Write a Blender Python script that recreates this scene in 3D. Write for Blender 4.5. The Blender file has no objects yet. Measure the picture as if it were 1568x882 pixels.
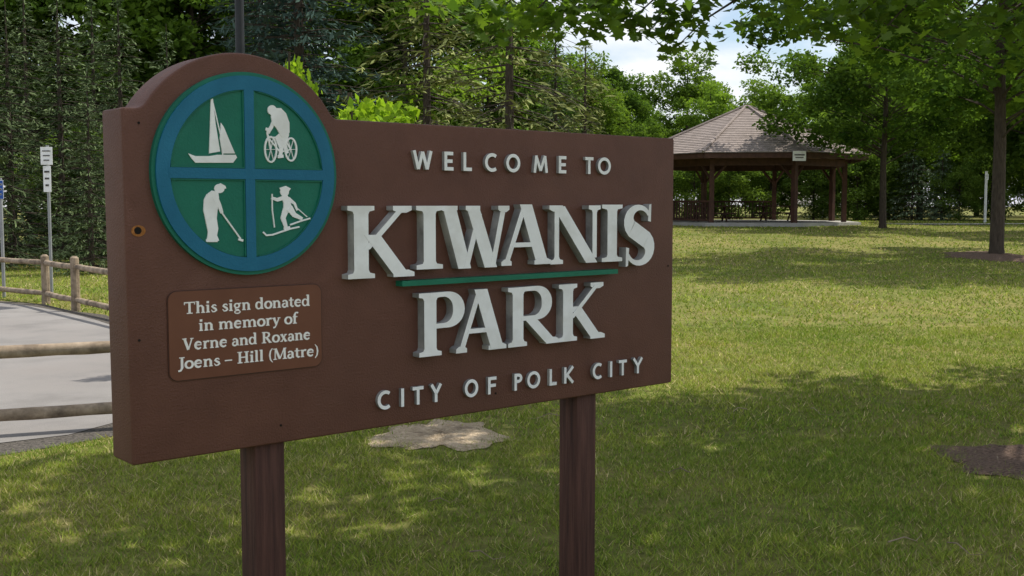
import bpy, bmesh, math, random
import numpy as np
from mathutils import Vector, Matrix
random.seed(7); rng=np.random.default_rng(7)
R=math.radians
scene=bpy.context.scene
col=scene.collection
EYE=1.6

# ------------------------------------------------------------------ materials
def new_mat(name):
    m=bpy.data.materials.new(name); m.use_nodes=True
    nt=m.node_tree; nt.nodes.clear()
    out=nt.nodes.new('ShaderNodeOutputMaterial')
    return m,nt,out
def nd(nt,t,**kw):
    n=nt.nodes.new(t)
    for k,v in kw.items():
        if k in n.inputs: n.inputs[k].default_value=v
        else: setattr(n,k,v)
    return n
def lk(nt,a,b): nt.links.new(a,b)
def noisy_mat(name,c1,c2,scale=8,rough=.7,bump=.2,bscale=60,bdist=.01,stretch=(1,1,1),c3=None,scale3=1.5,spec=.3,detail=6,lo3=.48):
    m,nt,out=new_mat(name)
    b=nd(nt,'ShaderNodeBsdfPrincipled'); b.inputs['Roughness'].default_value=rough
    b.inputs['Specular IOR Level'].default_value=spec
    tc=nd(nt,'ShaderNodeTexCoord'); mp=nd(nt,'ShaderNodeMapping'); mp.inputs['Scale'].default_value=stretch
    lk(nt,tc.outputs['Object'],mp.inputs['Vector'])
    n1=nd(nt,'ShaderNodeTexNoise',Scale=scale,Detail=detail,Roughness=.65); lk(nt,mp.outputs[0],n1.inputs['Vector'])
    rp=nd(nt,'ShaderNodeValToRGB'); rp.color_ramp.elements[0].position=.33; rp.color_ramp.elements[1].position=.67
    rp.color_ramp.elements[0].color=(*c1,1); rp.color_ramp.elements[1].color=(*c2,1)
    lk(nt,n1.outputs['Fac'],rp.inputs[0]); last=rp.outputs[0]
    if c3:
        n3=nd(nt,'ShaderNodeTexNoise',Scale=scale3,Detail=5.,Roughness=.6); lk(nt,mp.outputs[0],n3.inputs['Vector'])
        r3=nd(nt,'ShaderNodeValToRGB'); r3.color_ramp.elements[0].position=lo3; r3.color_ramp.elements[1].position=lo3+.2
        lk(nt,n3.outputs['Fac'],r3.inputs[0])
        mx=nd(nt,'ShaderNodeMixRGB'); lk(nt,r3.outputs[0],mx.inputs[0]); lk(nt,last,mx.inputs[1]); mx.inputs[2].default_value=(*c3,1); last=mx.outputs[0]
    lk(nt,last,b.inputs['Base Color'])
    n2=nd(nt,'ShaderNodeTexNoise',Scale=bscale,Detail=4.,Roughness=.6); lk(nt,mp.outputs[0],n2.inputs['Vector'])
    bp=nd(nt,'ShaderNodeBump',Strength=bump,Distance=bdist); lk(nt,n2.outputs['Fac'],bp.inputs['Height']); lk(nt,bp.outputs[0],b.inputs['Normal'])
    lk(nt,b.outputs[0],out.inputs[0]); return m
def leaf_mat(name,trans=.35,gain=1.0,gloss=.06,tint=(1.25,1.3,.55)):
    m,nt,out=new_mat(name)
    at=nd(nt,'ShaderNodeAttribute',attribute_name='Col')
    oi=nd(nt,'ShaderNodeObjectInfo')
    hs=nd(nt,'ShaderNodeHueSaturation'); lk(nt,at.outputs['Color'],hs.inputs['Color'])
    mr=nd(nt,'ShaderNodeMapRange'); mr.inputs['To Min'].default_value=.82*gain; mr.inputs['To Max'].default_value=1.2*gain
    lk(nt,oi.outputs['Random'],mr.inputs['Value']); lk(nt,mr.outputs[0],hs.inputs['Value'])
    d=nd(nt,'ShaderNodeBsdfDiffuse'); lk(nt,hs.outputs[0],d.inputs['Color']); last=d.outputs[0]
    if trans>0:
        t=nd(nt,'ShaderNodeBsdfTranslucent')
        mu=nd(nt,'ShaderNodeMixRGB',blend_type='MULTIPLY'); mu.inputs[0].default_value=1; mu.inputs[2].default_value=(*tint,1)
        lk(nt,hs.outputs[0],mu.inputs[1]); lk(nt,mu.outputs[0],t.inputs['Color'])
        mx=nd(nt,'ShaderNodeMixShader'); mx.inputs[0].default_value=trans; lk(nt,d.outputs[0],mx.inputs[1]); lk(nt,t.outputs[0],mx.inputs[2])
        last=mx.outputs[0]
    if gloss>0:
        g=nd(nt,'ShaderNodeBsdfGlossy',Roughness=.45); g.inputs['Color'].default_value=(.8,.85,.8,1)
        m2=nd(nt,'ShaderNodeMixShader'); m2.inputs[0].default_value=gloss; lk(nt,last,m2.inputs[1]); lk(nt,g.outputs[0],m2.inputs[2]); last=m2.outputs[0]
    lk(nt,last,out.inputs[0]); return m

M_BOARD=noisy_mat('board_brown_paint',(.108,.044,.029),(.142,.060,.040),scale=5,rough=.62,bump=.7,bscale=150,bdist=.005,c3=(.122,.054,.037),scale3=1.2,spec=.35)
M_POST=noisy_mat('post_brown_stain',(.045,.02,.016),(.12,.054,.04),scale=7,rough=.75,bump=.8,bscale=26,bdist=.008,stretch=(6,6,.3))
M_PLAQUE=noisy_mat('plaque_brown',(.14,.052,.029),(.165,.064,.036),scale=6,rough=.45,bump=.1,bscale=90,bdist=.002)
M_PLEDGE=noisy_mat('plaque_border',(.06,.026,.018),(.075,.03,.02),scale=6,rough=.5,bump=.1,bscale=90,bdist=.002)
M_WHITE=noisy_mat('white_paint',(.83,.84,.84),(.90,.91,.91),scale=9,rough=.45,bump=.15,bscale=60,bdist=.002,c3=(.74,.74,.72),scale3=7)
M_GREYSIDE=noisy_mat('letter_side_shade_grey',(.18,.18,.175),(.33,.33,.32),scale=14,rough=.6,bump=.2,bscale=60,bdist=.002,c3=(.5,.5,.48),scale3=5)  # letter sides: grey darker than the white fronts, shade put into the colour
M_CREAM=noisy_mat('cream_lettering',(.84,.82,.78),(.89,.88,.85),scale=9,rough=.5,bump=.05)
M_BLUE=noisy_mat('emblem_blue',(.004,.115,.21),(.009,.145,.25),scale=6,rough=.5,bump=.35,bscale=120,bdist=.003)
M_GREEN=noisy_mat('emblem_green',(.003,.125,.083),(.006,.16,.102),scale=7,rough=.5,bump=.35,bscale=120,bdist=.003)
M_DKGREEN=noisy_mat('rule_green',(.006,.14,.08),(.01,.17,.10),scale=7,rough=.5)
M_DARK=noisy_mat('dark_hole',(.008,.006,.005),(.012,.01,.008),scale=7,rough=.9)
M_RUST=noisy_mat('rust',(.18,.07,.016),(.45,.18,.05),scale=60,rough=.85)
M_WOOD=noisy_mat('weathered_fence_wood',(.22,.165,.11),(.42,.33,.24),scale=9,rough=.85,bump=.6,bscale=25,bdist=.01,c3=(.12,.09,.065),scale3=5)
M_BARK=noisy_mat('bark',(.04,.03,.022),(.10,.078,.058),scale=10,rough=.9,bump=.8,bscale=14,bdist=.05,stretch=(3,3,.6))
M_SHINGLE=noisy_mat('roof_shingles',(.23,.19,.17),(.37,.31,.28),scale=7,rough=.9,bump=.5,bscale=10,bdist=.03,stretch=(1,1,3),c3=(.20,.165,.145),scale3=2)
M_GWOOD=noisy_mat('gazebo_brown_wood',(.055,.026,.019),(.105,.05,.033),scale=4,rough=.7,bump=.2)
M_CONC=noisy_mat('concrete',(.36,.34,.31),(.48,.46,.42),scale=2,rough=.85,bump=.2)
M_ASPH=noisy_mat('worn_asphalt',(.19,.178,.168),(.275,.26,.245),scale=1.2,rough=.9,bump=.6,bscale=90,bdist=.008,c3=(.22,.20,.185),scale3=.6,detail=12)
M_GRAVEL=noisy_mat('gravel_edge',(.03,.027,.022),(.16,.14,.12),scale=38,rough=.95,bump=1,bscale=50,bdist=.02)
M_SAND=noisy_mat('sandy_soil',(.36,.27,.17),(.66,.53,.37),scale=24,rough=.95,bump=1,bscale=60,bdist=.03,c3=(.10,.065,.038),scale3=3.5,detail=12,lo3=.56)
M_MULCH=noisy_mat('mulch',(.05,.03,.02),(.32,.21,.15),scale=45,rough=.95,bump=1,bscale=60,bdist=.03,stretch=(1,2.2,1))
M_METAL=noisy_mat('galvanised_metal',(.25,.26,.27),(.34,.35,.36),scale=6,rough=.5,bump=.05)
M_BLACKMETAL=noisy_mat('dark_pole_paint',(.018,.02,.024),(.03,.032,.036),scale=4,rough=.5,bump=.05)
M_SIGNBLUE=noisy_mat('sign_blue',(.02,.09,.35),(.03,.1,.38),scale=4,rough=.4,bump=.02)
M_SIGNRED=noisy_mat('sign_lettering',(.05,.05,.05),(.07,.06,.06),scale=4,rough=.4,bump=.02)
M_LEAF=leaf_mat('broad_leaves',.38,gain=1.6,gloss=0)
M_MAPLE=leaf_mat('maple_leaves',.5,gain=1.35,gloss=.04)
M_NEEDLE=leaf_mat('spruce_needles',0,gain=1.8,gloss=0)
M_GRASS=leaf_mat('grass_blades',.22,gain=1.12,gloss=0,tint=(1.1,1.15,.6))

def ground_mat():
    m,nt,out=new_mat('lawn_ground')
    b=nd(nt,'ShaderNodeBsdfPrincipled'); b.inputs['Roughness'].default_value=.95; b.inputs['Specular IOR Level'].default_value=.1
    tc=nd(nt,'ShaderNodeTexCoord')
    n1=nd(nt,'ShaderNodeTexNoise',Scale=.45,Detail=8.,Roughness=.7); lk(nt,tc.outputs['Object'],n1.inputs['Vector'])
    n2=nd(nt,'ShaderNodeTexNoise',Scale=9.,Detail=6.,Roughness=.75); lk(nt,tc.outputs['Object'],n2.inputs['Vector'])
    r1=nd(nt,'ShaderNodeValToRGB'); e=r1.color_ramp.elements
    e[0].position=.35; e[0].color=(.13,.17,.035,1); e[1].position=.7; e[1].color=(.30,.27,.10,1)
    r2=nd(nt,'ShaderNodeValToRGB'); e=r2.color_ramp.elements
    e[0].position=.3; e[0].color=(.45,.42,.4,1); e[1].position=.7; e[1].color=(1.25,1.2,1.15,1)
    lk(nt,n1.outputs[0],r1.inputs[0]); lk(nt,n2.outputs[0],r2.inputs[0])
    mu=nd(nt,'ShaderNodeMixRGB',blend_type='MULTIPLY'); mu.inputs[0].default_value=1
    lk(nt,r1.outputs[0],mu.inputs[1]); lk(nt,r2.outputs[0],mu.inputs[2]); lk(nt,mu.outputs[0],b.inputs['Base Color'])
    bp=nd(nt,'ShaderNodeBump',Strength=.8,Distance=.04); lk(nt,n2.outputs[0],bp.inputs['Height']); lk(nt,bp.outputs[0],b.inputs['Normal'])
    lk(nt,b.outputs[0],out.inputs[0]); return m
M_GROUND=ground_mat()

# ------------------------------------------------------------------ mesh helpers
def empty(name,loc=(0,0,0),rotz=0):
    o=bpy.data.objects.new(name,None); o.location=loc; o.rotation_euler=(0,0,rotz); col.objects.link(o); return o
def obj(name,me,parent=None,mats=()):
    o=bpy.data.objects.new(name,me); col.objects.link(o)
    if parent is not None: o.parent=parent
    for m in mats:
        if m.name not in [x.name for x in me.materials if x]: me.materials.append(m)
    return o
def np_mesh(name,V,k,nf,idx=None,cols=None,smooth=False):
    me=bpy.data.meshes.new(name)
    V=np.asarray(V,dtype=np.float32).reshape(-1,3)
    if idx is None: idx=np.arange(nf*k,dtype=np.int32)
    me.vertices.add(len(V)); me.vertices.foreach_set('co',V.ravel())
    me.loops.add(nf*k); me.loops.foreach_set('vertex_index',np.asarray(idx,dtype=np.int32).ravel())
    me.polygons.add(nf); me.polygons.foreach_set('loop_start',np.arange(nf,dtype=np.int32)*k)
    try: me.polygons.foreach_set('loop_total',np.full(nf,k,dtype=np.int32))
    except Exception: pass
    if smooth: me.polygons.foreach_set('use_smooth',np.ones(nf,dtype=bool))
    me.update(calc_edges=True)
    if cols is not None:
        a=me.color_attributes.new('Col','FLOAT_COLOR','POINT')
        c=np.ones((len(V),4),dtype=np.float32); c[:,:3]=cols; a.data.foreach_set('color',c.ravel())
    return me
class Geo:
    """accumulate tubes / boxes as one mesh"""
    def __init__(s): s.v=[]; s.f=[]; s.m=[]
    def tube(s,pts,rad,n=8,mi=0,cap=True):
        pts=[Vector(p) for p in pts]; base=len(s.v)
        for i,p in enumerate(pts):
            a=pts[max(i-1,0)]; b=pts[min(i+1,len(pts)-1)]; t=(b-a).normalized()
            up=Vector((0,0,1)) if abs(t.z)<.9 else Vector((1,0,0))
            x=t.cross(up).normalized(); y=t.cross(x).normalized()
            r=rad[i] if hasattr(rad,'__len__') else rad
            for j in range(n):
                an=2*math.pi*j/n; s.v.append(tuple(p+x*math.cos(an)*r+y*math.sin(an)*r))
        for i in range(len(pts)-1):
            for j in range(n):
                a=base+i*n+j; b=base+i*n+(j+1)%n; s.f.append((a,b,b+n,a+n)); s.m.append(mi)
        if cap:
            s.f.append(tuple(base+j for j in range(n))[::-1]); s.m.append(mi)
            s.f.append(tuple(base+(len(pts)-1)*n+j for j in range(n))); s.m.append(mi)
    def box(s,c,size,rz=0,mi=0,axes=None):
        base=len(s.v); c=Vector(c); sx,sy,sz=[q/2 for q in size]
        M=Matrix.Rotation(rz,3,'Z') if axes is None else axes
        for dz in(-1,1):
            for dx,dy in((-1,-1),(1,-1),(1,1),(-1,1)): s.v.append(tuple(c+M@Vector((dx*sx,dy*sy,dz*sz))))
        for q in((0,3,2,1),(4,5,6,7),(0,1,5,4),(1,2,6,5),(2,3,7,6),(3,0,4,7)): s.f.append(tuple(base+i for i in q)); s.m.append(mi)
    def mesh(s,name,mats,smooth=False,bevel=0):
        me=bpy.data.meshes.new(name); me.from_pydata(s.v,[],s.f)
        for m in mats: me.materials.append(m)
        me.polygons.foreach_set('material_index',s.m)
        if bevel:
            bm=bmesh.new(); bm.from_mesh(me)
            ed=[e for e in bm.edges if len(e.link_faces)==2 and e.calc_face_angle(0)>.6]
            bmesh.ops.bevel(bm,geom=ed,offset=bevel,segments=2,affect='EDGES',profile=.5); bm.to_mesh(me); bm.free()
        if smooth:
            me.polygons.foreach_set('use_smooth',[True]*len(me.polygons)); me.set_sharp_from_angle(angle=R(35))
        me.update(); return me

def sm(t): t=np.clip(t,0,1); return t*t*(3-2*t)
def gz(x,y):
    x=np.asarray(x,dtype=float); y=np.asarray(y,dtype=float)
    return .78*sm((y-8)/42.)*sm((x+2.5)/7.5)
def gzf(x,y): return float(gz(x,y))

# ------------------------------------------------------------------ ground
xs=np.concatenate([np.linspace(-220,-22,14)[:-1],np.linspace(-22,30,105),np.linspace(30,220,14)[1:]])
ys=np.concatenate([np.linspace(-60,-2,8)[:-1],np.linspace(-2,62,129),np.linspace(62,400,16)[1:]])
X,Y=np.meshgrid(xs,ys); Z=gz(X,Y); nx,ny=len(xs),len(ys)
V=np.stack([X,Y,Z],-1).reshape(-1,3)
i,j=np.meshgrid(np.arange(nx-1),np.arange(ny-1)); a=(j*nx+i).ravel()
me=np_mesh('ground',V,4,len(a),np.stack([a,a+1,a+nx+1,a+nx],-1),smooth=True)
obj('ground',me,mats=[M_GROUND])

def sheet(name,poly,z,mat,z0=0):
    bm=bmesh.new(); vs=[bm.verts.new((x,y,z)) for x,y in poly]; bm.faces.new(vs)
    bmesh.ops.triangulate(bm,faces=bm.faces[:]); bmesh.ops.recalc_face_normals(bm,faces=bm.faces[:])
    m=bpy.data.meshes.new(name); bm.to_mesh(m); bm.free()
    return obj(name,m,mats=[mat])
def smooth_poly(p,it=3):
    for _ in range(it):
        q=[]
        for i in range(len(p)):
            a=p[i]; b=p[(i+1)%len(p)]
            q.append((a[0]*.75+b[0]*.25,a[1]*.75+b[1]*.25)); q.append((a[0]*.25+b[0]*.75,a[1]*.25+b[1]*.75))
        p=q
    return p
PAVE=smooth_poly([(-40,3.0),(-9,6.2),(-3.3,7.0),(-2.7,8.6),(-3.3,11),(-4.6,13.6),(-6.4,16.2),(-8.6,18.4),(-14,20.5),(-40,24)],2)
EDGE=[(x*1.0+ .10*math.sin(i*2.1)+(.22 if x>-9 else 0), y+.06*math.cos(i*1.7)-(.30 if y<9 else 0)+(.12 if y>=14 else 0)) for i,(x,y) in enumerate(PAVE)]
sheet('gravel_verge',EDGE,.004,M_GRAVEL)
sheet('parking_pavement',PAVE,.008,M_ASPH)
def pip(px,py,poly):
    inside=np.zeros(len(px),bool); n=len(poly)
    for i in range(n):
        x1,y1=poly[i]; x2,y2=poly[(i+1)%n]
        c=((y1>py)!=(y2>py)); 
        with np.errstate(divide='ignore',invalid='ignore'):
            xi=(x2-x1)*(py-y1)/(y2-y1+1e-12)+x1
        inside^=c&(px<xi)
    return inside
def patch(name,cx,cy,rx,ry,mat,h=.02,seed=0):
    rr=random.Random(seed); n=64; ph=[rr.uniform(0,6.3) for _ in range(4)]
    g=Geo(); K=12
    def prof(a): return 1+.20*math.sin(2*a+ph[0])+.14*math.sin(3*a+ph[1])+.10*math.sin(7*a+ph[2])+.07*math.sin(13*a+ph[3])
    g.v.append((cx,cy,gzf(cx,cy)+.006+h))
    for k in range(1,K+1):
        for q in range(n):
            an=2*math.pi*q/n; f=k/K*prof(an); x=cx+rx*f*math.cos(an); y=cy+ry*f*math.sin(an)
            g.v.append((x,y,gzf(x,y)+.006+h*(1-(k/K)**2)+(rr.uniform(0,.014) if k<K else 0)))
    for q in range(n): g.f.append((0,1+q,1+(q+1)%n)); g.m.append(0)
    for k in range(1,K):
        for q in range(n):
            a=1+(k-1)*n+q; b=1+(k-1)*n+(q+1)%n; g.f.append((a,a+n,b+n,b)); g.m.append(0)
    obj(name,g.mesh(name,[mat],smooth=True)); return (cx,cy,rx,ry)
PATCHES=[patch('bare_soil_patch',-.50,7.6,.37,.56,M_SAND,.008,3),patch('mulch_patch',3.36,6.75,.58,.65,M_MULCH,.02,4),
 patch('tree_mulch_ring',11.7,26.6,1.1,1.7,M_MULCH,.08,5)]
sheet('concrete_path',smooth_poly([(16.0,45.5),(19.5,45.5),(24,47.5),(24,48.8),(19,47.2),(15.2,47.2)],2),.79,M_CONC)

# ------------------------------------------------------------------ grass
def grass():
    Vs=[];Cs=[]
    def field(n,xa,xb,ya,yb,hmin,hmax,wid):
        x=rng.uniform(xa,xb,n); y=rng.uniform(ya,yb,n)
        keep=(np.abs(x)<.55*y+1.4)
        keep&=~pip(x,y,EDGE)
        for cx,cy,rx,ry in PATCHES:
            r=((x-cx)/rx)**2+((y-cy)/ry)**2
            keep&=r>rng.uniform(.25,1.8,n)
        d=np.sin(x*5.1+np.sin(y*3.7)*1.5)*np.sin(y*4.3+np.sin(x*2.9)*1.7)
        d2=np.sin(x*11.3+np.sin(y*9.1)*2)*np.sin(y*12.7+np.sin(x*8.3)*2)
        keep&=rng.uniform(0,1,n)<.70+.3*d+.2*d2
        x=x[keep];y=y[keep];d2=d2[keep];m=len(x)
        z=gz(x,y)
        big=.5+.5*np.sin(x*.9+1.3*np.sin(y*.55))*np.sin(y*.7+1.1*np.sin(x*.6+2))
        med=.5+.5*np.sin(x*3.1+2*np.sin(y*2.1))*np.sin(y*2.7+1.5*np.sin(x*1.9))
        h=rng.uniform(hmin,hmax,m)*(.75+.3*med+.2*d2); an=rng.uniform(0,6.283,m); ln=rng.normal(0,.8,(m,2))*h[:,None]
        w=wid*rng.uniform(.7,1.3,m)
        dx=np.cos(an)*w/2; dy=np.sin(an)*w/2
        P=np.zeros((m,3,3)); P[:,0]=np.stack([x-dx,y-dy,z-.004],-1); P[:,1]=np.stack([x+dx,y+dy,z-.004],-1)
        P[:,2]=np.stack([x+ln[:,0],y+ln[:,1],z+h],-1)
        g1=np.array([.13,.215,.033]); g2=np.array([.31,.345,.065]); straw=np.array([.56,.47,.25])
        t=np.clip(.3*big+.4*med+.1*d2+rng.normal(.15,.28,m),0,1)[:,None]
        c=g1*(1-t)+g2*t
        s=(rng.uniform(0,1,m)<.09+.24*big*med)[:,None]
        c=np.where(s,straw*rng.uniform(.5,1.1,(m,1)),c)
        c=c*rng.uniform(.60,1.3,(m,1))
        Vs.append(P.reshape(-1,3)); Cs.append(np.repeat(c,3,axis=0))
    field(380000,-4.5,5.5,2.6,7.5,.02,.045,.006)
    field(300000,-8.5,9.2,7.5,14,.022,.05,.010)
    field(150000,-15,17,14,28,.03,.06,.022)
    field(70000,-22,30,28,56,.035,.07,.045)
    V=np.concatenate(Vs);C=np.concatenate(Cs)
    me=np_mesh('lawn_grass',V,3,len(V)//3,cols=C); obj('lawn_grass',me,mats=[M_GRASS])
grass()

# ------------------------------------------------------------------ foliage helpers
RHOMB=np.array([(0,-.5),(.30,0),(0,.5),(-.30,0)])
SPRIG=np.array([(0,-.5),(.12,.05),(0,.5),(-.12,.05)])
MAPLE=np.array([(0,-.5),(.10,-.28),(.38,-.30),(.28,-.08),(.5,.12),(.22,.14),(.20,.3),(0,.55),(-.20,.3),(-.22,.14),(-.5,.12),(-.28,-.08),(-.38,-.30),(-.10,-.28)])
MAPLO=np.array([(0,-.5),(.40,-.22),(.42,.14),(0,.55),(-.42,.14),(-.40,-.22)])
def leaves(name,C,size,shape,colr,flat=.5,fold=.15,axis=None):
    n=len(C); k=len(shape)
    N=rng.normal(0,1,(n,3)); N[:,2]=np.abs(N[:,2])+flat*2; N/=np.linalg.norm(N,axis=1)[:,None]
    if axis is None: A=rng.normal(0,1,(n,3))
    else: A=axis
    A=A-(A*N).sum(1)[:,None]*N; A/=np.linalg.norm(A,axis=1)[:,None]+1e-9
    B=np.cross(N,A)
    s=size[:,None,None]
    V=C[:,None,:]+s*(shape[None,:,0,None]*B[:,None,:]+shape[None,:,1,None]*A[:,None,:])
    V=V+s*N[:,None,:]*fold*(np.abs(shape[None,:,0,None])-.2)
    return np_mesh(name,V.reshape(-1,3),k,n,cols=np.repeat(colr,k,axis=0))
def lerpc(c1,c2,t): return np.array(c1)[None]*(1-t[:,None])+np.array(c2)[None]*t[:,None]

def limb(g,a,b,r0,r1,sag=.0,n=5,seed=0,mi=0,sides=6):
    rr=random.Random(seed); a=Vector(a); b=Vector(b); L=(b-a).length; pts=[];rad=[]
    for i in range(n+1):
        t=i/n; p=a.lerp(b,t); w=math.sin(math.pi*t)
        p+=Vector((rr.uniform(-1,1),rr.uniform(-1,1),rr.uniform(-.5,.5)))*L*.035*w+Vector((0,0,sag*L*w))
        pts.append(p); rad.append(r0*(1-t)+r1*t)
    g.tube(pts,rad,sides,mi); return pts

def broadleaf(name,H,crown_r,crown_z0,nclump,nleaf,lsize,c1,c2,trunk_r=.2,seed=1,shape=RHOMB,clump_r=.75):
    global rng
    old=rng; rng=np.random.default_rng(seed); rr=random.Random(seed)
    g=Geo(); g.tube([(0,0,-.2),(0,0,.25),(.03,.02,H*.25),(-.05,.05,H*.5),(.03,0,H*.78),(0,0,H*.93)],[trunk_r*1.5,trunk_r*1.08,trunk_r*.9,trunk_r*.62,trunk_r*.3,.03],10)
    cz=(H+crown_z0)/2; hz=(H-crown_z0)/2
    CC=[]
    while len(CC)<nclump:
        p=np.array([rr.uniform(-1,1) for _ in range(3)]); r=np.linalg.norm(p)
        if r>1 or r<.35: continue
        wob=1+.18*math.sin(3*math.atan2(p[1],p[0])+seed)+.12*math.sin(5*p[2]*2+seed)
        f=1-.28*max(p[2],0)
        CC.append((p[0]*crown_r*wob*f,p[1]*crown_r*wob*f,cz+p[2]*hz))
    for i,c in enumerate(CC):
        z0=max(crown_z0*.8,min(c[2]-.25*math.hypot(c[0],c[1])-.3,H*.85))
        limb(g,(0,0,z0),c,max(.025,trunk_r*.22*(1.2-z0/H)),.012,sag=.06,n=4,seed=seed*100+i,sides=4)
    per=nleaf//nclump; P=[];T=[]
    for c in CC:
        rc=clump_r*rr.uniform(.7,1.35)
        d=rng.normal(0,1,(per,3)); d/=np.linalg.norm(d,axis=1)[:,None]
        r=rng.uniform(.35,1,per)**.6*rc*(1+.3*rng.normal(0,1,per)*.5)
        q=np.array(c)+d*r[:,None]*np.array([1.1,1.1,.7])
        P.append(q); T.append(np.full(per,rr.uniform(0,1)))
    P=np.concatenate(P);T=np.concatenate(T)
    t=np.clip(.6*T+.4*rng.uniform(0,1,len(P)),0,1)
    colr=lerpc(c1,c2,t)*rng.uniform(.75,1.25,(len(P),1))
    lm=leaves(name+'_crown',P,lsize*rng.uniform(.6,1.3,len(P)),shape,colr,flat=.25)
    lm.materials.append(M_LEAF)
    tm=g.mesh(name+'_trunk',[M_BARK],smooth=True)
    rng=old
    return tm,lm

def spruce(name,H,Rb,c1,c2,z0=.4,step=.30,nbr=11,spr=30,droop=.25,size=.26,seed=1,sparse=1.0):
    global rng
    old=rng; rng=np.random.default_rng(seed); rr=random.Random(seed)
    g=Geo(); g.tube([(0,0,-.2),(0,0,H*.4),(0,0,H*.8),(0,0,H)],[H*.014,H*.010,H*.005,.01],8)
    P=[];A=[];T=[];z=z0
    while z<H-.15:
        f=1-z/H; L0=Rb*(f**.85)+.08
        nb=max(4,int(nbr*(.55+.6*f)))
        off=rr.uniform(0,6.3)
        for b in range(nb):
            if rr.random()>sparse: continue
            an=off+6.283*b/nb+rr.uniform(-.25,.25); L=L0*rr.uniform(.55,1.28); dr=droop*rr.uniform(.6,1.4)
            zz=z+rr.uniform(-.12,.12)
            ca,sa=math.cos(an),math.sin(an)
            def pt(t): 
                return np.array([ca*L*t,sa*L*t,zz+.10*L*t-dr*L*t**1.6+.18*L*dr*max(t-.7,0)*2])
            if L>.8: g.tube([pt(0),pt(.5),pt(.92)],[.012+.012*L*.5,.012,.005],3,cap=False)
            n=max(5,int(spr*L/Rb*rr.uniform(.8,1.2)))
            t=rng.uniform(.12,1,n)**.75
            base=np.stack([pt(q) for q in t])
            side=rng.choice([-1,1],n)*rng.uniform(.15,1,n)
            wd=(.34*L*(1-t*.75)*.6+.06)
            lat=np.stack([-sa*np.ones(n),ca*np.ones(n),np.zeros(n)],-1)
            q=base+lat*(side*wd)[:,None]; q[:,2]-=np.abs(side)*wd*.25+rng.uniform(0,.06+droop*.35,n)
            ax=np.stack([ca*np.ones(n)*.9,sa*np.ones(n)*.9,-.1-droop*rng.uniform(0,1.8,n)],-1)+lat*side[:,None]*.8
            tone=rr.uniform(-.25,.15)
            P.append(q);A.append(ax);T.append(np.clip(t*.95+tone+rng.uniform(-.15,.2,n),0,1))  # needles darken towards the trunk: inner shade put into the colour
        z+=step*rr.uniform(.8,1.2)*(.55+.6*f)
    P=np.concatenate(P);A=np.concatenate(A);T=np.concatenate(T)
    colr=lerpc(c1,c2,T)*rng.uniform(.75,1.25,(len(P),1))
    lm=leaves(name+'_needles',P,size*rng.uniform(.7,1.3,len(P)),SPRIG,colr,flat=.3,fold=.3,axis=A)
    lm.materials.append(M_NEEDLE); tm=g.mesh(name+'_trunk',[M_BARK],smooth=False)
    rng=old
    return tm,lm

def place(kind,var,x,y,s=1.0,sz=None,rz=None,parent=None,tag=''):
    rz=random.uniform(0,6.28) if rz is None else rz
    if parent is None:
        e=empty(kind,(x,y,gzf(x,y)),rz); e.scale=(s,s,sz or s)
        obj('trunk',var[0],e); obj('foliage',var[1],e)
    else:
        for nm,me in(('trunk',var[0]),('crown',var[1])):
            o=obj(nm+tag,me,parent); o.location=(x,y,gzf(x,y)); o.rotation_euler=(0,0,rz); o.scale=(s,s,sz or s)

BA=broadleaf('broadleaf_a',12,3.9,2.0,74,18000,.27,(.035,.07,.016),(.10,.16,.03),.19,11,clump_r=.85)
BB=broadleaf('broadleaf_b',13,3.4,1.2,68,17000,.27,(.055,.10,.018),(.14,.21,.035),.17,12,clump_r=.85)
BC=broadleaf('broadleaf_c',7,3.0,.2,54,12000,.22,(.05,.09,.02),(.13,.19,.04),.10,13,clump_r=.8)
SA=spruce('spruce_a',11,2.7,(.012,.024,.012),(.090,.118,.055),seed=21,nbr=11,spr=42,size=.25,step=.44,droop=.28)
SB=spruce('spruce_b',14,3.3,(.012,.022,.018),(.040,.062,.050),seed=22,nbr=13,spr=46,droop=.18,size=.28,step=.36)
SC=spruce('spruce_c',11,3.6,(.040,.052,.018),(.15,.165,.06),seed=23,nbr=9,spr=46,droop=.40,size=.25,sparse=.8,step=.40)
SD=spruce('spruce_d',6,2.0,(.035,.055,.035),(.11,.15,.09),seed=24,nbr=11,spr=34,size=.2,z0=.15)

def PX(px,d): return (px-784)/1700*d
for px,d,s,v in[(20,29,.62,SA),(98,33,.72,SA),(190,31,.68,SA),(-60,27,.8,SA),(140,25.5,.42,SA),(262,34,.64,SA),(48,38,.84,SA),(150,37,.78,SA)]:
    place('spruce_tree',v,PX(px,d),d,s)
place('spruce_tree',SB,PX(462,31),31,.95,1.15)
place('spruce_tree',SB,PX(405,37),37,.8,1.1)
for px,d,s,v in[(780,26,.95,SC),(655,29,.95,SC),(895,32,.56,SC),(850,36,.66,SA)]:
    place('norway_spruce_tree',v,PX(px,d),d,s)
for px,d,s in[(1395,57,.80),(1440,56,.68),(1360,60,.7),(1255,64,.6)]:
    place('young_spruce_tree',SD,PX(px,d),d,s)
RT=broadleaf('shade_tree_near',11,5.3,3.3,80,28000,.22,(.03,.065,.014),(.085,.14,.025),.155,31,clump_r=.85)
place('shade_tree',RT,11.7,26.8,1,rz=.6)
place('shade_tree',RT,14.0,42,.84,rz=2.2)
place('shade_tree',RT,22.5,37,1.05,rz=4.0)
place('shade_tree',BA,24,50,1.0)

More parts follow.
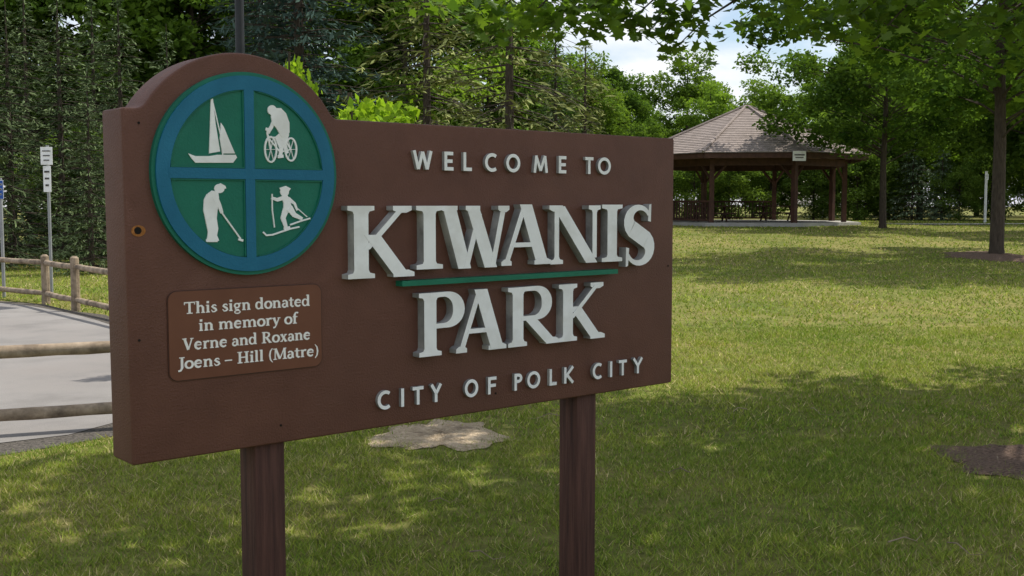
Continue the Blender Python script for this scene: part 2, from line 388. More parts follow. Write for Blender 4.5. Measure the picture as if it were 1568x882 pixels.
# woodland masses
wl=empty('distant_tree_line')
k=0
for row,(d0,hs) in enumerate([(60,.80),(72,.98)]):
    x=PX(850,d0)
    while x<.62*d0:
        px=784+1700*x/d0
        s=hs*random.uniform(.85,1.12)
        if px<1250: s*=.82
        v=random.choice([BA,BB,BB,BC if row==0 else BB])
        if v is BC: s*=1.3
        place('t',v,x,d0+random.uniform(-3,3),s,parent=wl,tag='_%d'%k); k+=1
        x+=random.uniform(3.4,4.8)
x=6
while x<50:
    place('t',BC,x,80+random.uniform(-2,2),random.uniform(1.0,1.3),parent=wl,tag='_%d'%k); k+=1; x+=random.uniform(3.6,4.6)
wl2=empty('woodland_trees')
for px,d,s,v in[(-60,42,1,BB),(20,44,1.05,BB),(85,46,1.15,BB),(155,43,1.1,BB),(225,45,1.15,BB),(300,43,1.1,BB),(385,47,1.1,BA),(545,44,1.0,BB),(620,42,.95,BB),(690,45,1.0,BB),(750,47,.85,BA),(820,50,.72,BB),(890,50,.60,BB),(1580,55,1,BB)]:
    place('t',v,PX(px,d),d,s,parent=wl2,tag='_%d'%k); k+=1
us=empty('woodland_shrubs')
x=-30
while x<38:
    d=random.uniform(55,59) if x>2 else random.uniform(34,40)
    if not(-9<x<1): place('t',BC,x,d,random.uniform(.40,.62),parent=us,tag='_%d'%k); k+=1
    x+=random.uniform(1.7,2.7)

SP=broadleaf('sapling',2.9,.62,1.3,14,1000,.13,(.10,.18,.02),(.24,.33,.03),.03,41,clump_r=.22)
place('sapling_tree',SP,-1.52,10.5,.78,.98,rz=.4); 
place('sapling_tree',SP,-2.16,10.9,.42,1.14,rz=2.)

# ------------------------------------------------------------------ overhead maple
def maple():
    e=empty('maple_tree',(0,0,0)); g=Geo(); rr=random.Random(5)
    tx,ty=7.0,10.8; b=gzf(tx,ty)
    g.tube([(tx,ty,b-.2),(tx,ty,b+.3),(tx-.05,ty,2),(tx-.15,ty-.05,3.6),(tx-.1,ty,5.5),(tx-.2,ty-.1,8.5)],[.40,.28,.24,.21,.15,.05],14)
    D={'hi':([],[],[]),'lo':([],[],[])}
    def clump(c,rc,n,t,sz=.15,w='lo'):
        d=rng.normal(0,1,(n,3))*np.array([1,1,.5])*rc*.62
        D[w][0].append(np.array(c)+d); D[w][1].append(sz*rng.uniform(.65,1.2,n)); D[w][2].append(np.full(n,t))
    k=0
    while k<52:
        p=[rr.uniform(-1,1) for _ in range(3)]; r=math.sqrt(sum(q*q for q in p))
        if r>1 or r<.3: continue
        c=(5.4+p[0]*5.8,8.8+p[1]*5.0,7.0+p[2]*2.1); k+=1
        clump(c,.58,rr.randint(110,180),rr.random(),.20)
        limb(g,(tx-.15,ty,rr.uniform(3.4,6.2)),c,.05,.012,sag=.08,n=6,seed=k,sides=5)
    for k in range(32):  # extra boughs above the view, added to keep the sign board shaded
        c=(rr.uniform(1.3,5.0),rr.uniform(3.8,6.8),rr.uniform(4.4,6.8))
        clump(c,.70,rr.randint(120,180),rr.random(),.18)
        limb(g,(tx-.15,ty,rr.uniform(4.0,5.8)),c,.045,.012,sag=.08,n=6,seed=700+k,sides=5)
    tips=[(-.45,9.0,3.20),(-.2,9,3.06),(.1,8.6,3.00),(.32,9.2,3.08),(.62,9,3.18),(.05,9.4,3.22),(.55,8.6,3.05),(.9,9,3.02),(1.15,8.8,3.06),(1.34,9,2.88),(1.42,9.1,3.08),(1.98,9.2,3.22),(2.25,8.8,3.12),
      (2.5,9,3.02),(2.8,9.1,3.12),(2.84,8.9,2.86),(3.2,9.2,3.12),(3.5,8.9,2.98),(3.8,9,3.08),(4.1,9.1,2.85),(4.35,9,2.63),(4.2,9.6,3.1),(3.0,9.6,3.3),(.9,9.8,3.32),(3.3,8.4,2.95),(.35,8.9,3.22)]
    for i,c in enumerate(tips):
        clump(c,.25,rr.randint(34,58),rr.random()*.6+(.8 if i in(15,20) else 0),.13,'hi')  # two sprays get lighter leaves, sunlight put into their colour
        mid=(c[0]+.9,c[1]+.35,c[2]+.75)
        limb(g,(tx-.15,ty,3.3+.03*i),mid,.05,.018,sag=.10,n=6,seed=300+i,sides=5)
        limb(g,mid,c,.016,.004,sag=.02,n=4,seed=400+i,sides=4)
        m2=tuple(.5*(a+q) for a,q in zip(mid,c)); clump((m2[0],m2[1],m2[2]),.24,22,rr.random(),.13,'hi')
    for w,shape in(('hi',MAPLE),('lo',MAPLO)):
        P=np.concatenate(D[w][0]);S=np.concatenate(D[w][1]);T=np.concatenate(D[w][2])
        t=np.clip(.55*T+.5*rng.uniform(0,1,len(P)),0,1.4)
        colr=lerpc((.035,.075,.012),(.12,.19,.02),t)*rng.uniform(.8,1.2,(len(P),1))
        lm=leaves('maple_leaves',P,S,shape,colr,flat=.45,fold=.25); lm.materials.append(M_MAPLE)
        obj('leaves_'+w,lm,e)
    obj('trunk',g.mesh('maple_trunk',[M_BARK],smooth=True),e)
maple()

# ------------------------------------------------------------------ gazebo
def gazebo():
    cx,cy=10.05,48.; z0=gzf(cx,cy); e=empty('park_gazebo',(cx,cy,z0)); A0=R(15)
    def ring(r,z): return [(r*math.cos(A0+k*math.pi/4),r*math.sin(A0+k*math.pi/4),z) for k in range(8)]
    eave=3.62-z0; apex=5.75-z0
    g=Geo(); NC=26
    for c in range(NC):
        t0=c/NC; t1=(c+1)/NC
        r0=5.2*(1-t0)+.12*t0; r1=5.2*(1-t1)+.12*t1; za=eave+(apex-eave)*t0; zb=eave+(apex-eave)*t1
        a=ring(r0,za+.02); b=ring(r1,zb); base=len(g.v); lo=ring(r0,za-.01); g.v+=a+b+lo
        for k in range(8):
            k2=(k+1)%8; g.f.append((base+k,base+k2,base+8+k2,base+8+k)); g.m.append(0)
            g.f.append((base+16+k,base+16+k2,base+k2,base+k)); g.m.append(0)
    for k in range(8):
        p0=Vector(ring(5.22,eave+.03)[k]); p1=Vector(ring(.12,apex+.04)[k]); g.tube([p0,p1],.055,6)
    g.tube([(0,0,apex-.1),(0,0,apex+.10)],[.25,.05],8)
    obj('roof',g.mesh('gazebo_roof',[M_SHINGLE]),e)
    w=Geo()
    a=ring(5.12,eave-.02)
    for k in range(8):
        p=Vector(a[k]); q=Vector(a[(k+1)%8]); an=math.atan2(q.y-p.y,q.x-p.x)
        w.box((p+q)/2-Vector((0,0,.10)),((q-p).length,.05,.20),an)
        p=Vector(ring(4.2,eave-.22)[k]); q=Vector(ring(4.2,eave-.22)[(k+1)%8])
        w.box((p+q)/2-Vector((0,0,.12)),((q-p).length,.14,.28),an)
        w.box((p.x,p.y,(eave-.2)/2+.03),(.19,.19,eave-.3),an)
        for tgt in(q,Vector(ring(4.2,0)[(k-1)%8])):
            d=Vector((tgt.x-p.x,tgt.y-p.y,0)).normalized()
            w.tube([Vector((p.x,p.y,eave-1.0))+d*.08,Vector((p.x,p.y,eave-.36))+d*.62],.06,4)
        w.tube([Vector((p.x,p.y,eave-.25)),Vector((0,0,apex-.35))],.07,4)
    w.tube([(0,0,apex-.9),(0,0,apex-.2)],.12,8)
    b=len(w.v); w.v+=ring(5.05,eave-.05)+[(0,0,apex-.22)]
    for k in range(8): w.f.append((b+(k+1)%8,b+k,b+8)); w.m.append(0)
    obj('timber_frame',w.mesh('gazebo_frame',[M_GWOOD]),e)
    r=Geo()
    P=ring(4.2,0)
    for k in(1,2,3,4):
        p=Vector(P[k]);q=Vector(P[(k+1)%8]); an=math.atan2(q.y-p.y,q.x-p.x); L=(q-p).length
        for z in(.2,.95): r.box(((p+q)/2+Vector((0,0,z))),(L-.2,.06,.08),an)
        n=int(L/.16)
        for i in range(1,n): 
            c=p.lerp(q,i/n); r.box((c.x,c.y,.57),(.035,.035,.72),an)
    for tx,ty in((-1.6,-.6),(1.6,.9)):
        r.box((tx,ty,.75),(1.8,.75,.05)); r.box((tx,ty-.65,.45),(1.8,.26,.05)); r.box((tx,ty+.65,.45),(1.8,.26,.05))
        for sx in(-.6,.6):
            r.tube([(tx+sx,ty-.6,.05),(tx+sx,ty+.25,.73)],.04,4); r.tube([(tx+sx,ty+.6,.05),(tx+sx,ty-.25,.73)],.04,4); r.box((tx+sx,ty,.42),(.08,1.4,.08))
    obj('railings_and_tables',r.mesh('gazebo_rail',[M_GWOOD]),e)
    f=Geo(); b=len(f.v); f.v+=ring(4.9,.10)+ring(4.95,-.4)
    f.f.append(tuple(range(8))); f.m.append(0)
    for k in range(8): f.f.append((8+k,8+(k+1)%8,(k+1)%8,k)); f.m.append(0)
    obj('floor_slab',f.mesh('gazebo_floor',[M_CONC]),e)
    s=Geo()
    s.box((1.0,-5.05,eave-.16),(.52,.04,.38),R(7)); s.box((1.0,-5.075,eave-.12),(.40,.01,.05),R(7),1); s.box((1.0,-5.075,eave-.22),(.32,.01,.04),R(7),1)
    obj('name_board',s.mesh('gazebo_sign',[M_WHITE,M_SIGNRED]),e)
gazebo()

# ------------------------------------------------------------------ fence
def fence():
    e=empty('rail_fence'); g=Geo(); rr=random.Random(9)
    posts=[(-9.9,19.9,.78),(-7.5,17.8,.80),(-6.55,16.6,.83),(-4.6,14.2,.8),(-2.95,11.2,.78),(-2.35,8.05,.75),(-4.35,7.25,.72),(-6.5,6.5,.72),(-8.7,5.7,.72)]
    for x,y,h in posts:
        g.tube([(x,y,-.1),(x+.005,y,.3),(x,y,h-.03),(x,y,h)],[.068,.064,.062,.03],10)
    for (a,b) in zip(posts[:-1],posts[1:]):
        for zt in(.13,.57):
            s=1.13 if a[1]>12 else 1.0
            pa=Vector((a[0],a[1],zt*s+.03)); pb=Vector((b[0],b[1],zt*s+.03)); pts=[]
            for i in range(13): pts.append(pa.lerp(pb,i/12)+Vector((rr.uniform(-.003,.003),rr.uniform(-.003,.003),rr.uniform(-.002,.002)-.014*math.sin(math.pi*i/12))))
            g.tube(pts,[.030]+[.044+rr.uniform(-.002,.002) for _ in range(11)]+[.030],12)
    obj('posts_and_rails',g.mesh('fence',[M_WOOD],smooth=True),e)
fence()

# ------------------------------------------------------------------ poles and small signs
def sign_post(name,x,y,h,plates,r=.028,mat=None):
    e=empty(name,(x,y,gzf(x,y))); g=Geo(); g.tube([(0,0,-.1),(0,0,h)],r,8); obj('pole',g.mesh('pole',[mat or M_METAL],smooth=True),e)
    p=Geo()
    for zc,w,hh,mi in plates:
        p.box((0,-.045,zc),(w,.012,hh),0,mi)
        for q in range(3):
            p.box((0,-.054,zc+hh*(.28-.26*q)),(w*(.72-.1*q),.004,hh*.09),0,2)
    obj('plates',p.mesh('plates',[M_WHITE,M_SIGNBLUE,M_SIGNRED],bevel=.004),e)
sign_post('traffic_sign',-7.9,19,2.6,[(2.42,.20,.30,0),(2.03,.13,.44,0)])
sign_post('parking_sign',-8.72,19,2.05,[(1.85,.14,.32,1)],.03)
sign_post('path_marker_sign',PX(1507,50),50,2.3,[(2.05,.16,.26,0)],.06,M_WHITE)
def lamp():
    x,y=PX(373,20),20; e=empty('street_lamp',(x,y,0)); g=Geo()
    g.tube([(0,0,0),(0,0,.35),(0,0,.36),(0,0,7.5)],[.16,.16,.09,.075],12); g.tube([(0,0,7.4),(.5,-.3,7.55),(.8,-.5,7.55)],.035,8)
    g.box((1.0,-.62,7.53),(.55,.32,.12),R(-32)); obj('pole_and_head',g.mesh('lamp',[M_BLACKMETAL],smooth=True),e)
lamp()
def twigs():
    g=Geo(); rr=random.Random(3)
    for i in range(12):
        x=rr.uniform(-2,4); y=rr.uniform(4.8,9); a=rr.uniform(0,6.3); L=rr.uniform(.08,.28)
        p=[(x+L*t*math.cos(a+.5*t),y+L*t*math.sin(a+.5*t),gzf(x,y)+.03+.02*math.sin(6*t)) for t in(0,.35,.7,1)]
        g.tube(p,[.004,.003,.002,.0015],5)
    obj('fallen_twigs',g.mesh('twigs',[M_WOOD]))
twigs()

# ------------------------------------------------------------------ the park sign
BZ=.812; ANG=math.atan2(.6480,.7617)
sign=empty('welcome_sign',(-1.1449,3.3,BZ),ANG)
class Relief:
    """prisms standing on the board: (u along board, v up, p proud of the face)"""
    def __init__(s,side=None): s.bm=bmesh.new(); s.k=0; s.side=side
    def prism(s,poly,p0,p1,mi=0,step=True):
        if step: s.k+=1; p1=p1+.00025*(s.k%7)
        sd=mi if s.side is None else s.side
        area=sum(poly[i][0]*poly[(i+1)%len(poly)][1]-poly[(i+1)%len(poly)][0]*poly[i][1] for i in range(len(poly)))
        if area<0: poly=poly[::-1]
        a=[s.bm.verts.new((u,-p0,v)) for u,v in poly]; b=[s.bm.verts.new((u,-p1,v)) for u,v in poly]
        n=len(poly); f=s.bm.faces.new(b); f.material_index=mi
        for i in range(n):
            f=s.bm.faces.new((a[i],a[(i+1)%n],b[(i+1)%n],b[i])); f.material_index=sd
        f=s.bm.faces.new(a[::-1]); f.material_index=sd
    def stroke(s,pts,w,p0,p1,mi=0,closed=False):
        n=len(pts); L=[];Rr=[]; sd=mi if s.side is None else s.side
        for i in range(n):
            a=pts[(i-1)%n] if closed else pts[max(i-1,0)]; b=pts[(i+1)%n] if closed else pts[min(i+1,n-1)]
            dx,dy=b[0]-a[0],b[1]-a[1]; l=math.hypot(dx,dy) or 1; nx_,ny_=-dy/l,dx/l
            if 0<i<n-1 or closed:
                a1=pts[(i-1)%n];c1=pts[i];b1=pts[(i+1)%n]
                d1=(c1[0]-a1[0],c1[1]-a1[1]);d2=(b1[0]-c1[0],b1[1]-c1[1]); l1=math.hypot(*d1) or 1;l2=math.hypot(*d2) or 1
                cs=max(-1,min(1,(d1[0]*d2[0]+d1[1]*d2[1])/(l1*l2))); mit=1/max(.6,math.sqrt((1+cs)/2))
            else: mit=1
            h=(w[i] if hasattr(w,'__len__') else w)/2*mit
            L.append((pts[i][0]+nx_*h,pts[i][1]+ny_*h)); Rr.append((pts[i][0]-nx_*h,pts[i][1]-ny_*h))
        s.k+=1; pp=p1+.00025*(s.k%7)
        bm=s.bm; mk=lambda P,p:[bm.verts.new((u,-p,v)) for u,v in P]
        La,Ra,Lb,Rb_=mk(L,p0),mk(Rr,p0),mk(L,pp),mk(Rr,pp)
        m=n if closed else n-1
        for i in range(m):
            j=(i+1)%n
            for t,q in enumerate(((Ra[i],Ra[j],Rb_[j],Rb_[i]),(Rb_[i],Rb_[j],Lb[j],Lb[i]),(Lb[i],Lb[j],La[j],La[i]),(La[i],La[j],Ra[j],Ra[i]))):
                bm.faces.new(q).material_index=mi if t==1 else sd
        if not closed:
            bm.faces.new((Ra[0],Rb_[0],Lb[0],La[0])).material_index=sd; bm.faces.new((Ra[-1],La[-1],Lb[-1],Rb_[-1])).material_index=sd
    def done(s,name,mats,smooth=0,parent=sign):
        bmesh.ops.recalc_face_normals(s.bm,faces=s.bm.faces[:])
        me=bpy.data.meshes.new(name); s.bm.to_mesh(me); s.bm.free()
        for m in mats: me.materials.append(m)
        if smooth: me.polygons.foreach_set('use_smooth',[True]*len(me.polygons)); me.set_sharp_from_angle(angle=R(smooth))
        return obj(name,me,parent)
def arc(cx,cy,rx,ry,a0,a1,n=12): return [(cx+rx*math.cos(R(a0+(a1-a0)*i/n)),cy+ry*math.sin(R(a0+(a1-a0)*i/n))) for i in range(n+1)]

CX,CY,AR=.387,.885,.380; rf=.04; dx=math.sqrt((AR+rf)**2-(1.075+rf-CY)**2); aa=math.degrees(math.atan2(1.075+rf-CY,dx))
out=[(0,0),(2.435,0),(2.435,1.075)]+arc(CX+dx,1.075+rf,rf,rf,270,180+aa,6)+arc(CX,CY,AR,AR,aa,180-aa,56)+arc(CX-dx,1.075+rf,rf,rf,-aa,-90,6)+[(-.006,1.075)]
pl=[];
for p in out:
    if not pl or math.hypot(p[0]-pl[-1][0],p[1]-pl[-1][1])>1e-4: pl.append(p)
bm=bmesh.new(); a=[bm.verts.new((u,.160,v)) for u,v in pl]; b=[bm.verts.new((u,0,v)) for u,v in pl]; n=len(pl)
bm.faces.new(b); bm.faces.new(a[::-1])
for i in range(n): bm.faces.new((a[i],a[(i+1)%n],b[(i+1)%n],b[i]))
bmesh.ops.recalc_face_normals(bm,faces=bm.faces[:])
ed=[e for e in bm.edges if e.calc_face_angle(0)>R(40)]
bmesh.ops.bevel(bm,geom=ed,offset=.010,segments=3,profile=.5,affect='EDGES',clamp_overlap=True)
me=bpy.data.meshes.new('board'); bm.to_mesh(me); bm.free(); me.materials.append(M_BOARD)
me.polygons.foreach_set('use_smooth',[True]*len(me.polygons)); me.set_sharp_from_angle(angle=R(28)); obj('board',me,sign)
for k,u in enumerate((.472,1.933)):
    g=Geo(); g.box((u,.080,(-BZ-.15+.04)/2),(.11,.11,BZ+.15+.04)); 
    o=obj('post_%d'%(k+1),g.mesh('post',[M_POST],bevel=.006,smooth=True),sign)
# emblem
r=Relief(); EX,EY=.393,.884
r.prism(arc(EX,EY,.320,.320,0,360,96)[:-1],-.002,.018,1,False)
r.stroke(arc(EX,EY,.286,.286,0,360,96)[:-1],.044,.010,.0245,0,True)
r.prism([(EX-.268,EY-.0165),(EX+.268,EY-.0165),(EX+.268,EY+.0165),(EX-.268,EY+.0165)],.010,.0255,0,False)
r.prism([(EX-.0165,EY-.268),(EX+.0165,EY-.268),(EX+.0165,EY-.0166),(EX-.0165,EY-.0166)],.010,.0250,0,False)
r.prism([(EX-.0165,EY+.0166),(EX+.0165,EY+.0166),(EX+.0165,EY+.268),(EX-.0165,EY+.268)],.010,.0250,0,False)
for sx in(-1,1):
    for sy in(-1,1):
        o=.0195; rr_=.2615; a0=math.degrees(math.asin(o/rr_))
        pts=[(EX+sx*x,EY+sy*y) for x,y in [(o,o)]+[(rr_*math.cos(R(t)),rr_*math.sin(R(t))) for t in np.linspace(a0,90-a0,20)]]
        r.stroke(pts,.003,.012,.0225,1,True)
r.done('emblem_disc',[M_BLUE,M_GREEN],30)
def art(a,b):
    u=.392+.00227*(a-377); return (u-.001,.788+(313-b)*(3.3+.648*u)/1700)
def A(*l): return [art(*q) for q in l]
r=Relief(); p0,p1=.012,.0215
r.prism(A((288,236),(298,240),(318,240),(330,238),(357,238),(359,242),(353,250),(298,250),(293,244)),p0,p1)
r.prism(A((322,153),(325,153),(328,190),(334,233),(318,236),(320,200)),p0,p1)
r.prism(A((336,190),(340,196),(347,214),(356,236),(337,236),(334,214)),p0,p1)
r.stroke(A((325,160),(336,212),(338,238)),.003,p0,p1)
def circ(a,b,ra,rb,n=14): return [art(a+ra*math.cos(6.283*i/n),b+rb*math.sin(6.283*i/n)) for i in range(n)]
r.prism(circ(414,171,7,7.5),p0,p1)
r.prism(A((412,180),(419,168),(428,168),(436,176),(441,190),(441,204),(437,212),(428,211),(421,199),(414,191)),p0,p1)
r.stroke(A((418,184),(413,196),(407,205)),.012,p0,p1); r.stroke(A((410,202),(404,199)),.010,p0,p1)
r.stroke(A((434,206),(423,214),(428,228),(426,240)),[.026,.020,.014,.012],p0,p1); r.stroke(A((436,206),(432,220),(437,236)),[.022,.016,.012],p0,p1); r.stroke(A((422,241),(431,240)),.010,p0,p1)
r.stroke(circ(411,230,9,19,22),.0055,p0,p1,closed=True); r.stroke(circ(443,230,9,17,22),.0055,p0,p1,closed=True)
r.stroke(A((406,204),(411,230)),.006,p0,p1); r.stroke(A((408,212),(432,212),(443,230),(426,234),(409,214)),.005,p0,p1)
for t in range(3):
    for cx_,rb in((411,18),(443,16)): r.stroke([art(cx_+8*math.cos(t*1.05),230+rb*math.sin(t*1.05)),art(cx_-8*math.cos(t*1.05),230-rb*math.sin(t*1.05))],.0016,p0,p1)
r.prism(circ(332,289,7.5,7),p0,p1); r.prism(A((326,285),(334,281),(341,285),(342,289),(326,291)),p0,p1)
r.prism(A((309,306),(313,298),(321,292),(330,294),(331,303),(329,318),(327,334),(329,350),(327,360),(330,368),(318,370),(312,369),(314,355),(311,338),(308,322)),p0,p1)
r.stroke(A((324,299),(331,314),(335,326)),[.020,.014,.010],p0,p1); r.stroke(A((333,323),(362,365)),.0045,p0,p1); r.stroke(A((359,366),(366,368)),.007,p0,p1)
r.stroke(A((311,368),(328,368)),.009,p0,p1)
r.prism(circ(432,294,7,7),p0,p1); r.prism(A((424,288),(434,285),(442,289),(438,294),(426,292)),p0,p1)
r.prism(A((427,301),(436,299),(441,306),(443,320),(437,326),(430,321),(430,311)),p0,p1)
r.stroke(A((430,303),(420,306),(411,303)),[.014,.011,.009],p0,p1); r.stroke(A((412,297),(412,322),(415,348)),.0035,p0,p1)
r.stroke(A((439,318),(447,329),(460,335)),[.024,.016,.010],p0,p1); r.stroke(A((434,320),(429,334),(434,349)),[.022,.017,.012],p0,p1); r.stroke(A((430,350),(440,348)),.009,p0,p1)
r.stroke(A((438,304),(448,312),(452,322)),[.012,.009,.007],p0,p1); r.stroke(A((451,318),(468,332)),.003,p0,p1)
r.stroke(A((397,355),(402,360),(412,359),(440,350),(455,347)),.005,p0,p1); r.stroke(A((440,344),(458,338),(473,334)),.005,p0,p1)
r.done('sport_silhouettes',[M_WHITE])

# ---- large serif capitals
def stem(r,xc,w,y0,y1,sl,sr,p0,p1,top=True,bot=True,t=.015,br=.014):
    P=[]
    if bot: P+=[(xc-sl,y0),(xc+sr,y0),(xc+sr,y0+t),(xc+w/2+br*.35,y0+t+br*.3),(xc+w/2,y0+t+br)]
    else: P+=[(xc-w/2,y0),(xc+w/2,y0)]
    if top: P+=[(xc+w/2,y1-t-br),(xc+w/2+br*.35,y1-t-br*.3),(xc+sr,y1-t),(xc+sr,y1),(xc-sl,y1),(xc-sl,y1-t),(xc-w/2-br*.35,y1-t-br*.3),(xc-w/2,y1-t-br)]
    else: P+=[(xc+w/2,y1),(xc-w/2,y1)]
    if bot: P+=[(xc-w/2,y0+t+br),(xc-w/2-br*.35,y0+t+br*.3),(xc-sl,y0+t)]
    r.prism(P,p0,p1)
def diag(r,xa,ya,xb,yb,w,p0,p1): r.prism([(xa-w/2,ya),(xa+w/2,ya),(xb+w/2,yb),(xb-w/2,yb)],p0,p1)
def foot(r,xc,y,hw,p0,p1,up=True,t=.015):
    s=1 if up else -1
    r.prism([(xc-hw,y),(xc+hw,y),(xc+hw,y+s*t),(xc+hw*.45,y+s*t*1.6),(xc-hw*.45,y+s*t*1.6),(xc-hw,y+s*t)],p0,p1)
def big(r,ch,x0,x1,y0,y1,p0,p1):
    w=x1-x0; h=y1-y0; T=h*.235; t=h*.09; sf=h*.10
    if ch=='I': stem(r,(x0+x1)/2,T,y0,y1,w/2,w/2,p0,p1)
    if ch=='K':
        xc=x0+sf+T/2; stem(r,xc,T,y0,y1,sf+T/2,sf+T/2,p0,p1)
        diag(r,xc+T*.35,y0+h*.40,x1-h*.20,y1-.01,t*1.25,p0,p1); foot(r,x1-h*.19,y1,h*.16,p0,p1,False)
        diag(r,x1-h*.20,y0+.004,xc+T*.75,y0+h*.60,T*1.12,p0,p1); foot(r,x1-h*.17,y0,h*.18,p0,p1)
    if ch=='N':
        xl=x0+sf+t*.6; xr=x1-sf-t*.6
        stem(r,xl,t*1.15,y0,y1-.01,sf+t*.5,sf+t*.5,p0,p1,top=False); foot(r,xl-.004,y1,sf+t*.6,p0,p1,False)
        stem(r,xr,t*1.15,y0+.02,y1,sf+t*.5,sf+t*.5,p0,p1,bot=False)
        diag(r,xl+T*.22,y1-.003,xr-T*.30,y0,T*1.18,p0,p1)
    if ch=='A':
        xm=(x0+x1)/2-.004
        diag(r,x0+sf*1.1,y0+.004,xm-T*.15,y1-.006,t*1.15,p0,p1); diag(r,xm,y1+.002,x1-sf-T*.45,y0+.004,T*1.14,p0,p1)
        r.prism([(x0+w*.22,y0+h*.30),(x1-w*.30,y0+h*.30),(x1-w*.30,y0+h*.375),(x0+w*.25,y0+h*.375)],p0,p1)
        foot(r,x0+sf*1.15,y0,sf*1.1,p0,p1); foot(r,x1-sf-T*.42,y0,sf+T*.38,p0,p1)
    if ch=='W':
        a=x0+w*.10; q=x0+w*.335; m=x0+w*.53; z=x0+w*.72; e=x1-w*.085
        diag(r,a+T*.1,y1-.004,q,y0,T*1.1,p0,p1); diag(r,q+T*.12,y0,m+T*.12,y1-.03,t*1.15,p0,p1)
        diag(r,m-T*.45,y1-.004,z,y0,T*1.1,p0,p1); diag(r,z+T*.15,y0,e,y1-.004,t*1.15,p0,p1)
        foot(r,a+T*.1,y1,w*.115,p0,p1,False); foot(r,m-T*.45,y1,w*.105,p0,p1,False); foot(r,e,y1,w*.085,p0,p1,False)
    if ch in'PR':
        xc=x0+sf+T/2; stem(r,xc,T,y0,y1,sf+T/2,sf+T/2 if ch=='P' else sf*.8+T/2,p0,p1)
        rb=h*.285; ex=(x1 if ch=='P' else x1-w*.14)-T*.5; cxx=max(xc+T*.5,ex-rb*1.0); cy_=y1-rb+.002
        pts=[(xc,y1-t*.42)]+arc(cxx,cy_-.001,ex-cxx,rb-t*.42,90,-90,18)+[(xc+T*.3,y1-2*rb+t*.42)]
        ws=[t*.85]+[t*.85+(T*1.0-t*.85)*math.sin(math.pi*i/18)**1.5 for i in range(19)]+[t*.85]
        r.stroke(pts,ws,p0,p1)
        if ch=='R':
            diag(r,x1-h*.17,y0+.004,xc+T*1.05,y1-2*rb+.012,T*1.12,p0,p1); foot(r,x1-h*.145,y0,h*.15,p0,p1)
    if ch=='S':
        cx_=(x0+x1)/2; r1=w*.34; r2=w*.37
        top=arc(cx_+.004,y1-h*.255,r1,h*.205,25,250,16); bot=arc(cx_-.002,y0+h*.27,r2,h*.222,70,-155,16)
        pts=top[:-2]+bot[2:]; nn=len(pts)
        ws=[t*.75+(T*1.18-t*.75)*math.exp(-((i-(nn-1)/2)/(nn*.22))**2) for i in range(nn)]
        r.stroke(pts,ws,p0,p1)
        a=pts[0]; r.prism([(a[0]-.006,a[1]-.026),(a[0]+.012,a[1]-.030),(a[0]+.014,y1+.002),(a[0]+.001,y1-.002)],p0,p1)
        a=pts[-1]; r.prism([(a[0]+.006,a[1]+.030),(a[0]-.012,a[1]+.034),(a[0]-.014,y0-.002),(a[0],y0+.002)],p0,p1)
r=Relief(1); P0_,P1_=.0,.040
for ch,a,b,y0,y1 in[('K',.741,1.012,.535,.783),('I',1.024,1.140,.557,.783),('W',1.134,1.455,.553,.783),('A',1.415,1.672,.556,.786),('N',1.664,1.945,.553,.784),('I',1.951,2.070,.553,.787),('S',2.076,2.262,.530,.788)]:
    big(r,ch,a,b,y0,y1,P0_,P1_)
r.done('kiwanis_lettering',[M_WHITE,M_GREYSIDE],25)
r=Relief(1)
for ch,a,b in[('P',1.034,1.240),('A',1.198,1.443),('R',1.450,1.712),('K',1.712,1.968)]: big(r,ch,a,b,.242,.471,P0_,P1_)
r.done('park_lettering',[M_WHITE,M_GREYSIDE],25)
r=Relief(); r.prism([(.962,.500),(2.044,.502),(2.044,.521),(.962,.519)],0,.042); r.done('green_rule',[M_DKGREEN])

